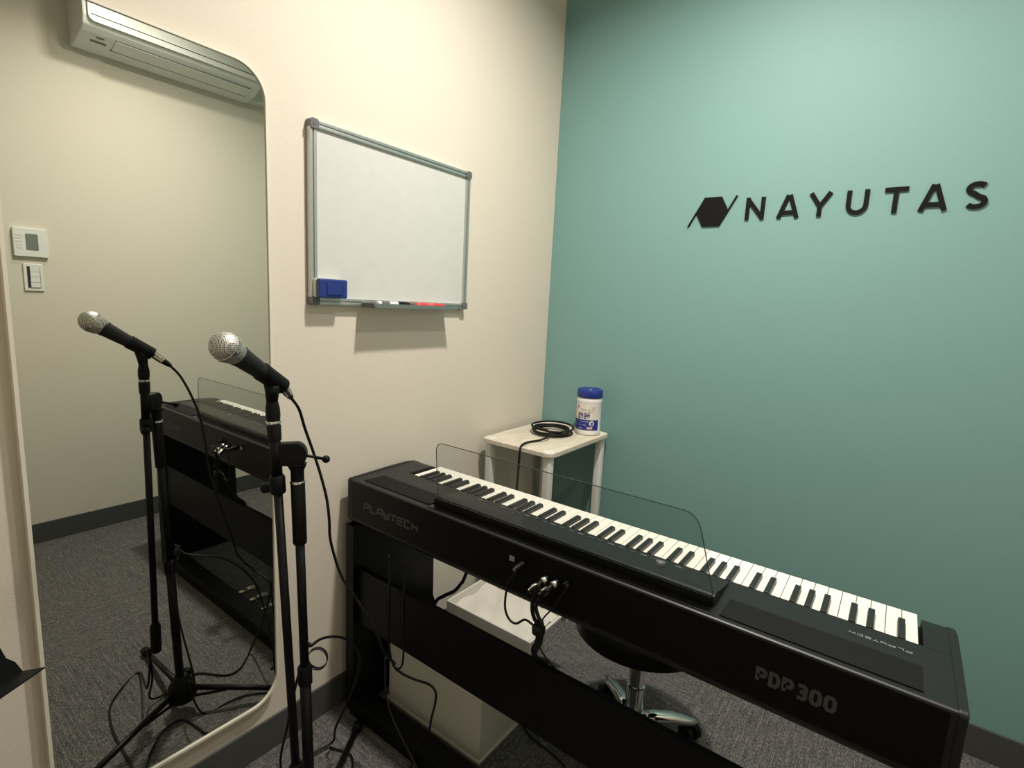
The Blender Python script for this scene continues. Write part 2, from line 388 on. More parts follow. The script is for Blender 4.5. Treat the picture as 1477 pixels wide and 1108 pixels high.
# coiled cable
P = []
for k in range(0, 80):
    a = R(260+k*18); q = k/79; lp_ = k//20
    dx, dy, sr = ((-.006, .012, 1.06), (.010, -.004, .95), (-.004, -.012, .86), (.008, .008, 1.0))[lp_ % 4]
    f = (k % 20)/20; dx2, dy2, sr2 = ((-.006, .012, 1.06), (.010, -.004, .95), (-.004, -.012, .86), (.008, .008, 1.0))[(lp_+1) % 4]
    X, Y, S2 = dx+(dx2-dx)*f, dy+(dy2-dy)*f, sr+(sr2-sr)*f
    P.append((.181+X+.078*S2*math.cos(a), -.205+Y+.080*S2*math.sin(a), tz+.0050+.0065*lp_+.0065*f+.002*math.sin(a*1.7)))
P += [(.21, -.275, tz+.027), (.235, -.315, tz+.016), (.222, -.352, tz+.0060), (.206, -.40, tz+.0048), (.213, -.45, tz+.0055), (.222, -.4775, tz-.006), (.222, -.480, tz-.06), (.219, -.481, tz-.16), (.214, -.482, tz-.35), (.20, -.484, tz-.56), (.195, -.484, .012)]
tube('coiled_cable', P, .0042, CABLE, curve=4, seg=8, origin=(.185, -.215, tz))
setp(bpy.data.objects['coiled_cable'], 'black audio cable coiled on the side table, end hanging down', 'cable')
# wipes canister
kx, ky, kR = .283, -.088, .0515
cn = thing('wipes_canister', 'white wipes canister with blue lid and label on side table', 'canister', (kx, ky, tz))
lathe('body', (kx, ky, tz+.0005), (0, 0, 1), [(0, kR-.006), (.002, kR-.002), (.006, kR), (.018, kR), (.021, kR-.0012), (.132, kR-.0012), (.136, kR), (.146, kR-.001), (.152, kR-.004), (.153, kR-.008)], mat('canister_plastic', (.80, .78, .75), .4), cn, 40)
lathe('lid', (kx, ky, tz+.1535), (0, 0, 1), [(0, kR-.001), (.002, kR+.0006), (.026, kR+.0003), (.031, kR-.002), (.033, kR-.008), (.030, kR-.012), (.030, .022), (.033, .020), (.033, .004)], LIDB, cn, 40)
AZ0 = math.atan2(CAM.y-ky, CAM.x-kx)-R(6)
def curved(name, pts_fn, mt, rr, parent=cn):
    bm = bmesh.new(); pts_fn(bm, rr); return obj(name, from_bm(bm), mt, parent)
def cyl(rr, a, z): return (kx+rr*math.cos(AZ0+a), ky+rr*math.sin(AZ0+a), z)
def patch(a0, a1, z0, z1, n=20):
    def f(bm, rr):
        v = [[bm.verts.new(cyl(rr, a0+(a1-a0)*k/n, z)) for k in range(n+1)] for z in (z0, z1)]
        for k in range(n): bm.faces.new((v[0][k], v[0][k+1], v[1][k+1], v[1][k]))
    return f
def disc(a, z, rad, n=20):
    def f(bm, rr): bm.faces.new([bm.verts.new(cyl(rr, a+rad/rr*math.cos(2*math.pi*k/n), z+rad*math.sin(2*math.pi*k/n))) for k in range(n)])
    return f
rl = kR-.0006
lab = curved('label', patch(R(-130), R(58), tz+.0225, tz+.131, 40), LABELW, rl)
curved('label_band', patch(R(-130), R(56), tz+.0235, tz+.066, 40), BANDB, rl+.0003)
curved('round_badge', disc(R(22), tz+.052, .0105), WHITEP, rl+.0006); curved('badge_centre', disc(R(22), tz+.052, .005), GREYP, rl+.0009)
curved('pink_tag', patch(R(2), R(27), tz+.0285, tz+.0375, 6), PINKP, rl+.0006)
curved('red_mark', patch(R(-52), R(-44), tz+.111, tz+.121, 4), REDP, rl+.0006)
def ctext(name, s, size, a, z, mt, bold=0):
    me = text_mesh(s, size, bold)
    for v in me.vertices: v.co = cyl(rl+.0007, a+v.co.x/rl, z+v.co.y)
    return obj(name, me, mt, cn)
ctext('big_print', '除菌', .027, R(-16), tz+.0715, NAVYP, .0006)
ctext('small_print', 'アルコール', .0085, R(-12), tz+.104, BLACKV)
ctext('small_print', 'ウェットタオル', .0065, R(2), tz+.0965, BLACKV)
ctext('stamp_print', '大容量', .008, R(25), tz+.114, PINKP); ctext('stamp_print', '詰替', .008, R(25), tz+.105, PINKP)
ctext('band_print', 'ウイルス除去', .006, R(-12), tz+.056, WHITEP)
ctext('band_print', 'アルコール配合', .005, R(-22), tz+.042, WHITEP); ctext('band_print', '100枚入', .006, R(-30), tz+.0285, WHITEP)

# ------------------------------------------------------------------ digital piano
px0, px1, py = .030, 1.417, -1.070
PT = .742; YE = -.918; YF = -.788                     # top height, panel edge, front edge
pn = thing('digital_piano', 'black digital piano with 88 keys and clear music rest on black stand', 'digital piano', ((px0+px1)/2, -.93, .605))
kx0, kx1 = .128, 1.364
prof = [(py+.016, .605), (py, .622), (py, .738), (py+.0012, .7405), (py+.004, PT), (YE, .7445), (YE, .712), (YF+.004, .712), (YF, .704), (YF-.004, .64), (YF-.03, .605)]
prism('body', prof, px0+.012, px1-.012, YZ, PBODY, pn)
cprof = [(py+.016, .605), (py-.001, .622), (py-.001, .737), (py+.001, .741), (py+.006, PT+.0015), (YE, .746), (-.84, .7455), (-.815, .742), (-.797, .735), (-.788, .722), (YF-.002, .64), (YF-.028, .605)]
prism('end_cap', cprof, px0, px0+.012, YZ, PBODY, pn, bev=.002); prism('end_cap', cprof, px1-.012, px1, YZ, PBODY, pn, bev=.002)
kprof = [(YE-.002, .712), (YE-.002, .7447), (-.84, .7445), (-.815, .741), (-.799, .734), (-.791, .722), (YF, .712)]
prism('cheek_block', kprof, px0+.012, kx0-.006, YZ, PBODY, pn); prism('cheek_block', kprof, kx1+.006, px1-.012, YZ, PBODY, pn)
prism('back_panel', rrect(px0+.02, .628, px1-.02, .7365, .004, 3), py-.0012, py+.002, XZ, PBACK, pn)
# keys: bass end at +x (the player sits on the teal wall side)
pitch = (kx1-kx0)/52; KT = .7365
def keymesh(w_, y0, y1, z0, z1, bev, slope=0):
    bm = bmesh.new(); bm_box(bm, (-w_/2, y0, z0), (w_/2, y1, z1))
    if slope:
        for v in bm.verts:
            if v.co.z > z0+1e-6:
                v.co.x *= .82
                if v.co.y > (y0+y1)/2: v.co.y -= slope
    bmesh.ops.bevel(bm, geom=[e for e in bm.edges if all(v.co.z > z0+1e-6 for v in e.verts)], offset=bev, segments=2, affect='EDGES', profile=.5)
    me = from_bm(bm)
    return me
wk = keymesh(pitch-.0011, -.945, -.7875, KT-.020, KT, .0012); wk.materials.append(KEYW)
bk = keymesh(.0128, YE+.0005, -.838, KT-.010, KT+.0105, .0016, .006); bk.materials.append(KEYB)
pat = 'ABCDEFG'
for i in range(52):
    x = kx1-pitch*(i+.5)
    o = bpy.data.objects.new('white_key', wk); COL.objects.link(o); o.parent = pn; o.location = Vector((x, 0, 0))-OFF[pn.name]
    nm = pat[i % 7]
    if nm in 'ACDFG' and i < 51:
        dx = {'A': -.0012, 'C': .0016, 'D': -.0016, 'F': .0022, 'G': 0}[nm]
        o = bpy.data.objects.new('black_key', bk); COL.objects.link(o); o.parent = pn; o.location = Vector((x-pitch/2+dx, 0, 0))-OFF[pn.name]
# speaker grilles
prism('speaker_grille', [(.080, -1.050), (.090, -.986), (.322, -.986), (.346, -1.010), (.346, -1.050)], PT-.004, PT+.0026, XY, GRILLE, pn)
prism('speaker_grille', [(1.078, -1.055), (1.080, -.987), (1.366, -.985), (1.366, -1.055)], PT-.004, PT+.0026, XY, GRILLE, pn)
# control block and rest slot
bx0, bx1 = .350, 1.062
blk = prism('control_block', [(-1.036, PT-.01), (-1.036, .7635), (-1.031, .7655), (-1.012, .7655), (-1.008, .7620), (-.958, .7520), (-.925, .7468), (-.921, .7400)], bx0, bx1, YZ, PBODY, pn)
box('rest_slot', (bx0+.004, -1.0415, .7405), (bx1-.004, -1.0358, .7625), PBLK, blk)
box('rest_ledge', (bx0, -1.062, PT-.006), (bx1, -1.0416, PT+.0022), PBLK, blk, bev=.0008)
def ontop(y): return .7620+(y+1.008)*(.7520-.7620)/.05 if y < -.958 else .7520+(y+.958)*(.7468-.7520)/.033
for k in range(22):
    x = .43+k*.0255
    if abs(x-.935) < .02: continue
    y = -.945
    box('button', (x-.0075, y-.002, ontop(y)-.001), (x+.0075, y+.002, ontop(y)+.0011), PRINTG if k % 3 else GREYP, blk)
lathe('volume_knob', (.935, -.968, ontop(-.968)-.001), (0, .2, 1), [(0, .0105), (.007, .0100), (.0085, .0085), (.0085, .003)], GREYP, blk, 20)
# clear music rest
ux = Vector((1, 0, 0)); vz = Vector((0, -.10, .995)).normalized(); nn = ux.cross(vz)
def RP(u, v, d): return Vector((u, -1.033, .7645))+vz*(v-.7645)+nn*d
rp = [(1.059, .765), (1.030, .880)]+arc(.995, .880, .033, .035, 15, 88, 6)+arc(.385, .890, .024, .025, 92, 178, 6)+[(.359, .80), (.360, .765)]
prism('music_rest', rp, -.0014, .0014, RP, ACRYL, pn)
rim = mat('acrylic_edge', (.045, .055, .05), .2)
bm = bmesh.new(); bm_tube(bm, [RP(u, v, 0) for u, v in rp], .0011, 6); obj('rest_edge', from_bm(bm), rim, [o for o in pn.children if o.name == 'music_rest'][0])
# print on the back: blocky maker's name and model number
def glyphs(s, x, z, h, wd, gap, w_, fn, name, mt, d0, d1, flip=1):
    G = {'P': [[(0, 0), (0, 1), (.75, 1), (1, .85), (1, .6), (.75, .45), (0, .45)]], 'D': [['c', (0, 0), (0, 1), (.65, 1), (1, .75), (1, .25), (.65, 0)]],
         '3': [[(0, 1), (.8, 1), (1, .85), (1, .65), (.75, .52), (.3, .52)], [(.75, .52), (1, .38), (1, .15), (.8, 0), (0, 0)]],
         '0': [['c', (.25, 0), (0, .2), (0, .8), (.25, 1), (.75, 1), (1, .8), (1, .2), (.75, 0)]],
         'L': [[(0, 1), (0, 0), (1, 0)]], 'A': [[(0, 0), (0, 1), (1, 1), (1, 0)], [(0, .42), (1, .42)]], 'Y': [[(0, 1), (0, .45), (1, .45)], [(1, 1), (1, 0), (.1, 0)]],
         'T': [[(-.1, 1), (1.1, 1)], [(.5, 1), (.5, 0)]], 'E': [[(1, 1), (0, 1), (0, 0), (1, 0)], [(0, .5), (.9, .5)]], 'C': [[(1, 1), (0, 1), (0, 0), (1, 0)]],
         'H': [[(0, 1), (0, 0)], [(0, .55), (1, .55), (1, 0)], [(1, .9), (1, 1)]]}
    bm = bmesh.new(); sg = 1 if d0 < 0 else 0
    for k, c in enumerate(s):
        q_ = 0
        for l in G[c]:
            cl = l[0] == 'c'; l = l[1:] if cl else l
            q_ += 1; bm_stroke(bm, [(x+flip*(k*(wd+gap)+u*wd), z+flip*v*h) for u, v in l], w_, d0-sg*.00004*q_, d1, fn, cl)
    return obj(name, from_bm(bm), mt, pn)
glyphs('PDP300', 1.1525, .6645, .0215, .0115, .0085, .0062, XZ, 'model_number', PRINTG, py-.0018, py-.001)
sh = lambda u, v, d: (u+(v-.668)*.18, d, v)
glyphs('PLAYTECH', .107, .6690, .0185, .0205, .0075, .0058, sh, 'maker_name', PRINTG, py-.0018, py-.001)
glyphs('PLAYTECH', 1.353, -.9515, .0055, .0078, .0034, .0012, XY, 'maker_print', PRINTW, .7437, .7446, -1)
# sockets
def sock(x, z, r, mt): lathe('socket', (x, py+.001, z), (0, -1, 0), [(0, r), (.004, r), (.004, r*.55), (.002, r*.5)], mt, pn, 16)
box('usb_socket', (.626, py-.003, .696), (.640, py+.001, .708), ALU, pn, bev=.001)
for x, z in ((.664, .700), (.729, .691), (.755, .692), (.779, .699)): sock(x, z, .0085, PBLK)

# ------------------------------------------------------------------ piano stand
st = thing('piano_stand', 'black panelled piano stand with backboard and three pedals', 'piano stand', (.72, -.92, 0))
pp = [(-1.076, 0), (-1.076, .604), (-.745, .604), (-.738, .24), (-.722, .20), (-.715, .03), (-.715, 0)]
prism('side_panel', pp, .030, .064, YZ, STANDB, st); prism('side_panel', pp, 1.380, 1.414, YZ, STANDB, st)
box('back_board', (.064, -1.058, .292), (1.380, -1.042, .468), STANDB, st, bev=.001)
box('pedal_rail', (.064, -1.086, .001), (1.380, -1.020, .052), STANDB, st, bev=.002)
for x in (.623, .715, .800):
    pd = tube('pedal', [(x, -1.022, .040), (x, -.985, .044), (x, -.955, .040), (x, -.936, .034)], [.007, .010, .012, .009], NICKEL, st, 10)
    pd.data.transform(Matrix.Diagonal((1, 1, 1, 1)))
box('top_brace', (.064, -.80, .570), (1.380, -.784, .603), STANDB, st)

# ------------------------------------------------------------------ white boxes under the piano
bxA = thing('storage_box', 'white closed storage box on the carpet under the piano', 'box', (.295, -.87, 0))
box('body', (.106, -.970, .010), (.484, -.765, .185), BINP, bxA, bev=.004)
box('bottom_flange', (.100, -.976, .0005), (.490, -.760, .010), BINP, bxA, bev=.002)
box('lid', (.103, -.973, .1855), (.487, -.762, .200), BINP, bxA, bev=.004)
bn = thing('open_tray', 'white open tray of crumpled wrap on a low block before the side table', 'tray', (.31, -.63, 0))
x0, x1, y0, y1, h, t_, zb, fl = .135, .486, -.744, -.515, .25, .007, .205, .042
box('support_block', (x0+.05, y0+.012, .0005), (x1-.075, y1-.02, zb-.0005), BINP, bn, bev=.002)
box('front_wall', (x0, y0, zb), (x1, y0+t_, h), BINP, bn, bev=.002); box('back_wall', (x0, y1-t_, zb), (x1, y1, h), BINP, bn, bev=.002)
prism('side_wall', [(x0, zb), (x0, h-.0005), (x0+t_, h-.0005), (x0+t_, zb)], y0+t_, y1-t_, lambda u, v, d: (u, d, v), BINP, bn)
prism('side_wall', [(x1-fl, zb), (x1, h-.008), (x1, h-.0005), (x1-t_, h-.0005), (x1-fl-t_, zb)], y0+t_, y1-t_, lambda u, v, d: (u, d, v), BINP, bn)
box('bottom', (x0+t_, y0+t_, zb), (x1-fl-t_, y1-t_, zb+.006), BINP, bn)
bm = bmesh.new(); nx, ny = 24, 16; vs = []
for i in range(nx+1):
    for j in range(ny+1):
        u, v = x0+t_+.001+(x1-x0-2*t_-.022)*i/nx, y0+t_+.001+(y1-y0-2*t_-.002)*j/ny
        vs.append(bm.verts.new((u, v, .226+.008*math.sin(17*u+23*v)*math.sin(31*v-9*u)+.004*math.sin(70*u+40*v)+random.uniform(-.002, .002))))
for i in range(nx):
    for j in range(ny): bm.faces.new((vs[i*(ny+1)+j], vs[(i+1)*(ny+1)+j], vs[(i+1)*(ny+1)+j+1], vs[i*(ny+1)+j+1]))
obj('crumpled_wrap', from_bm(bm), mat('white_bag', (.66, .63, .56), .5), bn, smooth=True)

# ------------------------------------------------------------------ stool
sx, sy = .787, -.636
so = thing('stool', 'black round swivel stool with chrome star base on casters', 'stool', (sx, sy, 0))
lathe('seat', (sx, sy, .368), (0, 0, 1), [(0, .10), (.002, .172), (.012, .187), (.030, .191), (.055, .190), (.070, .182), (.080, .160), (.085, .10), (.086, .02)], SEATB, so, 48)
lathe('seat_plate', (sx, sy, .352), (0, 0, 1), [(0, .07), (.016, .08)], STEELB, so, 24)
lathe('post', (sx, sy, .10), (0, 0, 1), [(0, .026), (.10, .026), (.101, .022), (.18, .022), (.181, .014), (.255, .014)], CHROME, so, 24)
lathe('hub', (sx, sy, .070), (0, 0, 1), [(0, .030), (.012, .040), (.030, .036), (.050, .028)], CHROME, so, 24)
for k in range(4):
    a = R((43, 139, 226, 316)[k]); d = Vector((math.cos(a), math.sin(a), 0)); n2 = Vector((-d.y, d.x, 0)); c = Vector((sx, sy, 0))
    bm = bmesh.new(); rows = []
    for q, (rr, hw, zt, th) in enumerate([(.025, .022, .105, .030), (.07, .020, .108, .028), (.12, .019, .102, .024), (.16, .018, .092, .020), (.188, .012, .082, .014), (.200, .004, .078, .008)]):
        rows.append([bm.verts.new(c+d*rr+n2*s*hw*f+Vector((0, 0, z))) for s, f, z in ((-1, 1, zt-th), (-1, .9, zt-.006), (-1, .4, zt), (1, .4, zt), (1, .9, zt-.006), (1, 1, zt-th))])
    for p, q in zip(rows, rows[1:]):
        for i in range(6): bm.faces.new((p[i], p[(i+1) % 6], q[(i+1) % 6], q[i]))
    bm.faces.new(rows[0]); bm.faces.new(rows[-1][::-1])
    obj('base_leg', from_bm(bm), CHROME, so, smooth=True)
    e = c+d*.186; a2 = a+R(20+50*k); w2 = Vector((math.cos(a2), math.sin(a2), 0)); f2 = Vector((-w2.y, w2.x, 0)); cc = e+f2*.014+d*.006
    cs = lathe('caster', cc+Vector((0, 0, .026))-w2*.025, w2, [(0, .018), (.002, .025), (.018, .0255), (.020, .012), (.030, .012), (.032, .0255), (.048, .025), (.050, .018)], PLASB, so, 24)
    tube('caster_stem', [e+Vector((0, 0, .078)), e+Vector((0, 0, .055)), cc+Vector((0, 0, .044)), cc+Vector((0, 0, .03))], .008, PLASB, cs, 10)

# ------------------------------------------------------------------ microphone stand
HUB = Vector((.356, -1.402, 0)); TOP = Vector((.361, -1.428, .905))
def mainp(z): return HUB+(TOP-HUB)*(z/.905)
ms = thing('microphone_stand', 'black boom microphone stand with tripod legs before the mirror', 'microphone stand', (.356, -1.402, 0))
tube('lower_tube', [mainp(.06), mainp(.47)], .0115, STEELB, ms, 16)
lathe('height_clutch', mainp(.455), TOP-HUB, [(0, .0125), (.002, .0145), (.040, .0145), (.044, .012)], PLASB, ms, 20)
tube('upper_tube', [mainp(.46), mainp(.80)], .0090, STEELB, ms, 16)
lathe('neck_sleeve', mainp(.775), TOP-HUB, [(0, .0125), (.003, .0135), (.126, .0135), (.128, .012)], PLASB, ms, 20)
lathe('neck_ring', mainp(.903), TOP-HUB, [(0, .0145), (.003, .0148), (.005, .014)], CHROME, ms, 20)
PIV = Vector((.361, -1.4295, .962)); clampc = Vector((.3385, -1.4565, .958))
lathe('pivot_neck', mainp(.908), PIV-mainp(.908), [(0, .0125), (.02, .0125), (.030, .017), (.034, .018)], PLASB, ms, 18)
ad = Vector((.30, .56, -.14)).normalized()      # axis of the T handle
pax = Vector((.80, .60, 0)); pd_ = Vector((clampc.x-PIV.x, clampc.y-PIV.y, 0)).normalized(); pno = Vector((-pd_.y, pd_.x, 0))
bm = bmesh.new()
plate = [(.020*math.cos(R(t)), .024*math.sin(R(t))) for t in range(-90, 91, 20)][::-1]
plate = [(-.036, .022)]+[(.020*math.cos(R(t)), .024*math.sin(R(t))) for t in range(80, -81, -20)]+[(-.036, -.022)]
bm_prism(bm, plate, -.010, .010, lambda u, v, d: PIV-pd_*u+Vector((0, 0, v))+pno*d)
bmesh.ops.bevel(bm, geom=bm.edges[:], offset=.003, segments=2, affect='EDGES', profile=.5)
pv = obj('pivot_block', from_bm(bm), PLASB, ms)
lathe('pivot_screw', PIV+pno*-.011, pno, [(0, .009), (.022, .009)], STEELB, pv, 16)
ball = Vector((.375, -1.374, .942)); hd = (ball-PIV).normalized()
th = tube('t_handle', [PIV+hd*.008, ball], .0032, STEELB, ms, 10)
bm = bmesh.new(); bmesh.ops.create_uvsphere(bm, u_segments=16, v_segments=12, radius=.0078, matrix=Matrix.Translation(ball)); obj('handle_ball', from_bm(bm), PLASB, th, smooth=True)
RING = Vector((.335, -1.4605, 1.025)); BEND = Vector((.387, -1.452, .215)); BD = (RING-BEND).normalized()
def boomp(z): return BEND+BD*((z-BEND.z)/BD.z)
tube('boom_tube', [boomp(.29), boomp(.93)], .0085, STEELB, ms, 14)
lathe('boom_clamp', boomp(.885), BD, [(0, .0125), (.003, .0145), (.032, .0145), (.036, .0125)], PLASB, ms, 20)
bs = boomp(.90)-pno*.002
lathe('clamp_knob', boomp(.897)+Vector((-.010, -.004, 0)), Vector((-.75, -.35, -.25)), [(0, .006), (.006, .0075), (.012, .0105), (.022, .0095), (.024, .006)], PLASB, ms, 14)
tube('boom_inner_tube', [boomp(.92), boomp(1.010)], .0105, STEELB, ms, 14)
lathe('boom_grip', BEND, BD, [(0, .011), (.003, .0135), (.085, .0135), (.092, .0095)], PLASB, ms, 18)
lathe('boom_nut', boomp(.990), BD, [(0, .0125), (.028, .0130), (.030, .0120)], PLASB, ms, 18)
lathe('boom_ring', boomp(1.0225), BD, [(0, .0140), (.002, .0146), (.005, .0140)], CHROME, ms, 20)
# tripod
lathe('tripod_hub', HUB+Vector((0, 0, .045)), (0, 0, 1), [(0, .022), (.004, .036), (.020, .040), (.050, .034), (.072, .020), (.080, .015)], PLASB, ms, 20)
lathe('hub_knob', HUB+Vector((.014, .014, .100)), (.55, .6, .35), [(0, .005), (.012, .005), (.014, .013), (.024, .014), (.027, .010)], PLASB, ms, 14)
for a in (4, 250, 127):
    d = Vector((math.cos(R(a)), math.sin(R(a)), 0)); s = HUB+d*.030+Vector((0, 0, .080)); e = HUB+d*.365+Vector((0, 0, .016))
    lo = tube('leg', [s, e], .0080, STEELB, ms, 12)
    lathe('rubber_foot', e-(e-s).normalized()*.022, e-s, [(0, .0105), (.004, .0130), (.030, .0142), (.036, .0115), (.038, .006)], PLASB, lo, 14)
    tube('leg_brace', [HUB+d*.018+Vector((0, 0, .050)), HUB+d*.12+Vector((0, 0, .055))], .004, STEELB, lo, 8)
# clip and microphone
MH = Vector((.362, -1.557, 1.1755)); MT = Vector((.330, -1.436, 1.090)); MD = (MT-MH).normalized()
mc = lathe('clip_base', boomp(1.028), BD, [(0, .0120), (.010, .0132), (.024, .0128), (.036, .0105), (.046, .0100)], PLASB, ms, 18)
cl0 = MH+MD*.092; mid = cl0+MD*.026
tube('clip_arm', [boomp(1.066), boomp(1.066)*.45+mid*.55+Vector((0, 0, -.006)), mid+Vector((0, 0, -.010))], [.0105, .0125, .0150], PLASB, mc, 14)
bm = bmesh.new(); bm_lathe(bm, cl0-MD*.004, MD, [(0, .0150), (0, .0176), (.060, .0160), (.060, .0135)], 24); obj('clip_sleeve', from_bm(bm), PLASB, mc, smooth=False)
mi = thing('microphone', 'black handheld microphone with silver ball grille clipped on stand', 'microphone', MH)
gr = lathe('grille', MH, MD, [(-.0258, .001), (-.0254, .005), (-.0235, .0105), (-.0195, .0165), (-.014, .0213), (-.007, .0245), (0, .0257), (.0012, .0257)], GRL, mi, 40)
lathe('grille_band', MH+MD*.0012, MD, [(0, .0257), (.0005, .0266), (.0050, .0266), (.0056, .0256)], NICKEL, mi, 40)
lathe('grille_collar', MH+MD*.0065, MD, [(0, .0255), (.008, .0240), (.016, .0212), (.021, .0190)], GRL, mi, 40)
lathe('collar_ring', MH+MD*.0273, MD, [(0, .0192), (.001, .0198), (.006, .0194), (.007, .0188)], MICB, mi, 32)
lathe('handle', MH+MD*.0345, MD, [(0, .0186), (.004, .0183), (.06, .0150), (.098, .0126), (.112, .0120), (.114, .0105)], MICB, mi, 32)
# mic cable
CE = Vector((.3075, -1.4085, 1.063)); cs0 = MT+MD*-.006
xl = CE-MT
mcb = thing('microphone_cable', 'black cable with nickel plug looping from the microphone to the floor', 'cable', (.31, -1.35, 0))
lathe('plug', MT, xl, [(-.004, .0095), (0, .0098), (.022, .0094), (.027, .0086)], NICKEL, mcb, 18)
lathe('plug_boot', MT+xl.normalized()*.0275, xl, [(0, .0078), (.008, .0072), (.020, .0046)], PLASB, mcb, 14)
cpts = [MT+xl.normalized()*.044, (.303, -1.388, 1.035), (.294, -1.370, .991), (.294, -1.348, .927), (.301, -1.337, .879), (.308, -1.328, .828), (.310, -1.323, .777), (.305, -1.316, .722), (.310, -1.293, .634), (.333, -1.269, .576), (.365, -1.235, .488)]
cpts += [mhit(345, 803, 'y', -1.215), mhit(368, 824, 'y', -1.17), mhit(386, 835, 'y', -1.155), mhit(391, 850, 'y', -1.15), mhit(380, 891, 'y', -1.16), mhit(362, 936, 'z', .02), mhit(347, 963, 'z', .006), mhit(325, 974, 'z', .005), mhit(281, 972, 'z', .005), Vector((.47, -1.40, .005)), Vector((.45, -1.455, .03)), Vector((.40, -1.462, .13)), BEND+Vector((.004, -.018, .02))]
tube('cord', cpts, .0031, CABLE, mcb, 8, curve=6)
# floor loop around the stand
lp = [BEND+Vector((.014, -.010, -.004)), Vector((.405, -1.475, .10))]+[mhit(x, y, 'z', .005) for x, y in ((200, 970), (170, 1000), (158, 1025), (165, 1060), (190, 1108))]
lp += [Vector((.21, -1.60, .005)), Vector((.20, -1.56, .005))]+[mhit(x, y, 'z', .005) for x, y in ((218, 1085), (235, 1055), (262, 1038), (286, 1050))]+[Vector((.21, -1.39, .005)), hit(425, 1108, 'z', .006), hit(455, 1085, 'z', .012)]
lp += [hit(480, 1070, 'z', .02), hit(484, 1050, 'y', -1.21), hit(500, 1015, 'y', -1.20), hit(514, 980, 'y', -1.20), hit(519, 950, 'y', -1.21), hit(510, 930, 'y', -1.24), hit(490, 919, 'y', -1.29), hit(465, 921, 'y', -1.34), hit(448, 932, 'y', -1.385), mainp(.55)+Vector((-.004, .016, -.01))]
fc = tube('floor_cable', lp, .0031, CABLE, None, 8, curve=6, origin=tuple(HUB))
setp(fc, 'black cable looped on the carpet around the microphone stand tripod', 'cable')
c2 = tube('floor_cable', [mainp(.50)+Vector((-.0135, .002, .0)), hit(424, 1000, 'y', -1.42), hit(415, 1045, 'y', -1.42), hit(405, 1108, 'y', -1.41), Vector((.315, -1.40, .12)), Vector((.30, -1.37, .006)), Vector((.29, -1.30, .005)), Vector((.27, -1.24, .005)), Vector((.20, -1.18, .005)), Vector((.13, -1.20, .005))], .0028, CABLE, None, 8, curve=6, origin=(.3, -1.4, 0))
setp(c2, 'thin black cable hanging straight down beside the microphone stand tube', 'cable')
# strap on the stand tube
bm = bmesh.new(); sc_ = hit(459, 948, 'y', -1.388); n = 24; vs = []
for k in range(n):
    a = 2*math.pi*k/n; p = sc_+cr*(.020*math.cos(a))+cu*(.021*math.sin(a)); q = sc_+cr*(.0215*math.cos(a))+cu*(.0225*math.sin(a)); dd = Vector((.45, -.45, .1))*.018
    vs.append([bm.verts.new(p), bm.verts.new(p+dd), bm.verts.new(q+dd), bm.verts.new(q)])
for k in range(n):
    a, b = vs[k], vs[(k+1) % n]
    for i in range(4): bm.faces.new((a[i], a[(i+1) % 4], b[(i+1) % 4], b[i]))
setp(obj('cable_strap', from_bm(bm), CABLE, None, smooth=True, origin=tuple(sc_)), 'black hook-and-loop cable strap around the microphone stand tube', 'strap')

# ------------------------------------------------------------------ piano cables
def wire(name, label, P, r=.003, cat='cable', group=None, mt=CABLE, plug=None):
    t = thing(name, label, cat, P[-1], group)
    tube('cord', P, r, mt, t, 8, curve=6); return t
KN = hit(780, 904, 'y', -1.100)
t = wire('power_cable', 'black power cable plugged into the back of the piano', [Vector((.6615, -1.106, .697))]+[hit(x, y, 'y', -1.108) for x, y in ((743, 826), (733, 843), (729, 862), (729, 880), (735, 894), (744.5, 899.5), (756.7, 894), (766, 899.5), (774, 908))]+[hit(773, 925, 'y', -1.085), hit(767, 938, 'y', -1.062), Vector((.69, -1.036, .470)), Vector((.65, -1.034, .43)), Vector((.45, -1.034, .40)), Vector((.12, -1.034, .39))], .0026)
lathe('plug', (.664, -1.0715, .700), (-.10, -1, -.10), [(0, .0070), (.020, .0070), (.024, .0060), (.036, .0035)], PLASB, t, 14)
for k, (pts, sx_, sz_) in enumerate((([(777, 845), (770.5, 859), (767.5, 877), (771, 893), (778, 903), (776, 925), (769, 943)], .729, .691), ([(790, 850), (778.5, 862), (773, 876), (777, 891), (782, 901), (780, 925), (772, 945)], .755, .692))):
    d = Vector((-.35, -1, -.42)).normalized(); s = Vector((sx_, -1.0705, sz_))
    t = wire('audio_cable', ('thick black audio cable with gold collared plug, nearer the power plug', 'thick black audio cable with gold collared plug, nearer the thin lead')[k],
             [s+d*.052]+[hit(x, y, 'y', -1.112-.003*k) for x, y in pts]+[Vector((.715+.014*k, -1.050, .4775)), Vector((.70+.014*k, -1.034, .462)), Vector((.66+.01*k, -1.034, .41-.02*k)), Vector((.45, -1.034, .37-.02*k)), Vector((.12, -1.034, .36-.02*k))], .0042, group='audio cables at the piano sockets')
    lathe('plug', s, d, [(.0015, .0075), (.006, .0078), (.012, .0072), (.013, .0055), (.028, .0055)], PLASB, t, 16)
    lathe('plug_collar', s+d*.006, d, [(0, .0080), (.002, .0088), (.008, .0088), (.010, .0078)], NICKEL, t, 16)
    lathe('plug_tail', s+d*.028, d, [(0, .0070), (.003, .0088), (.012, .0086), (.016, .0072), (.024, .0062)], NICKEL, t, 16)
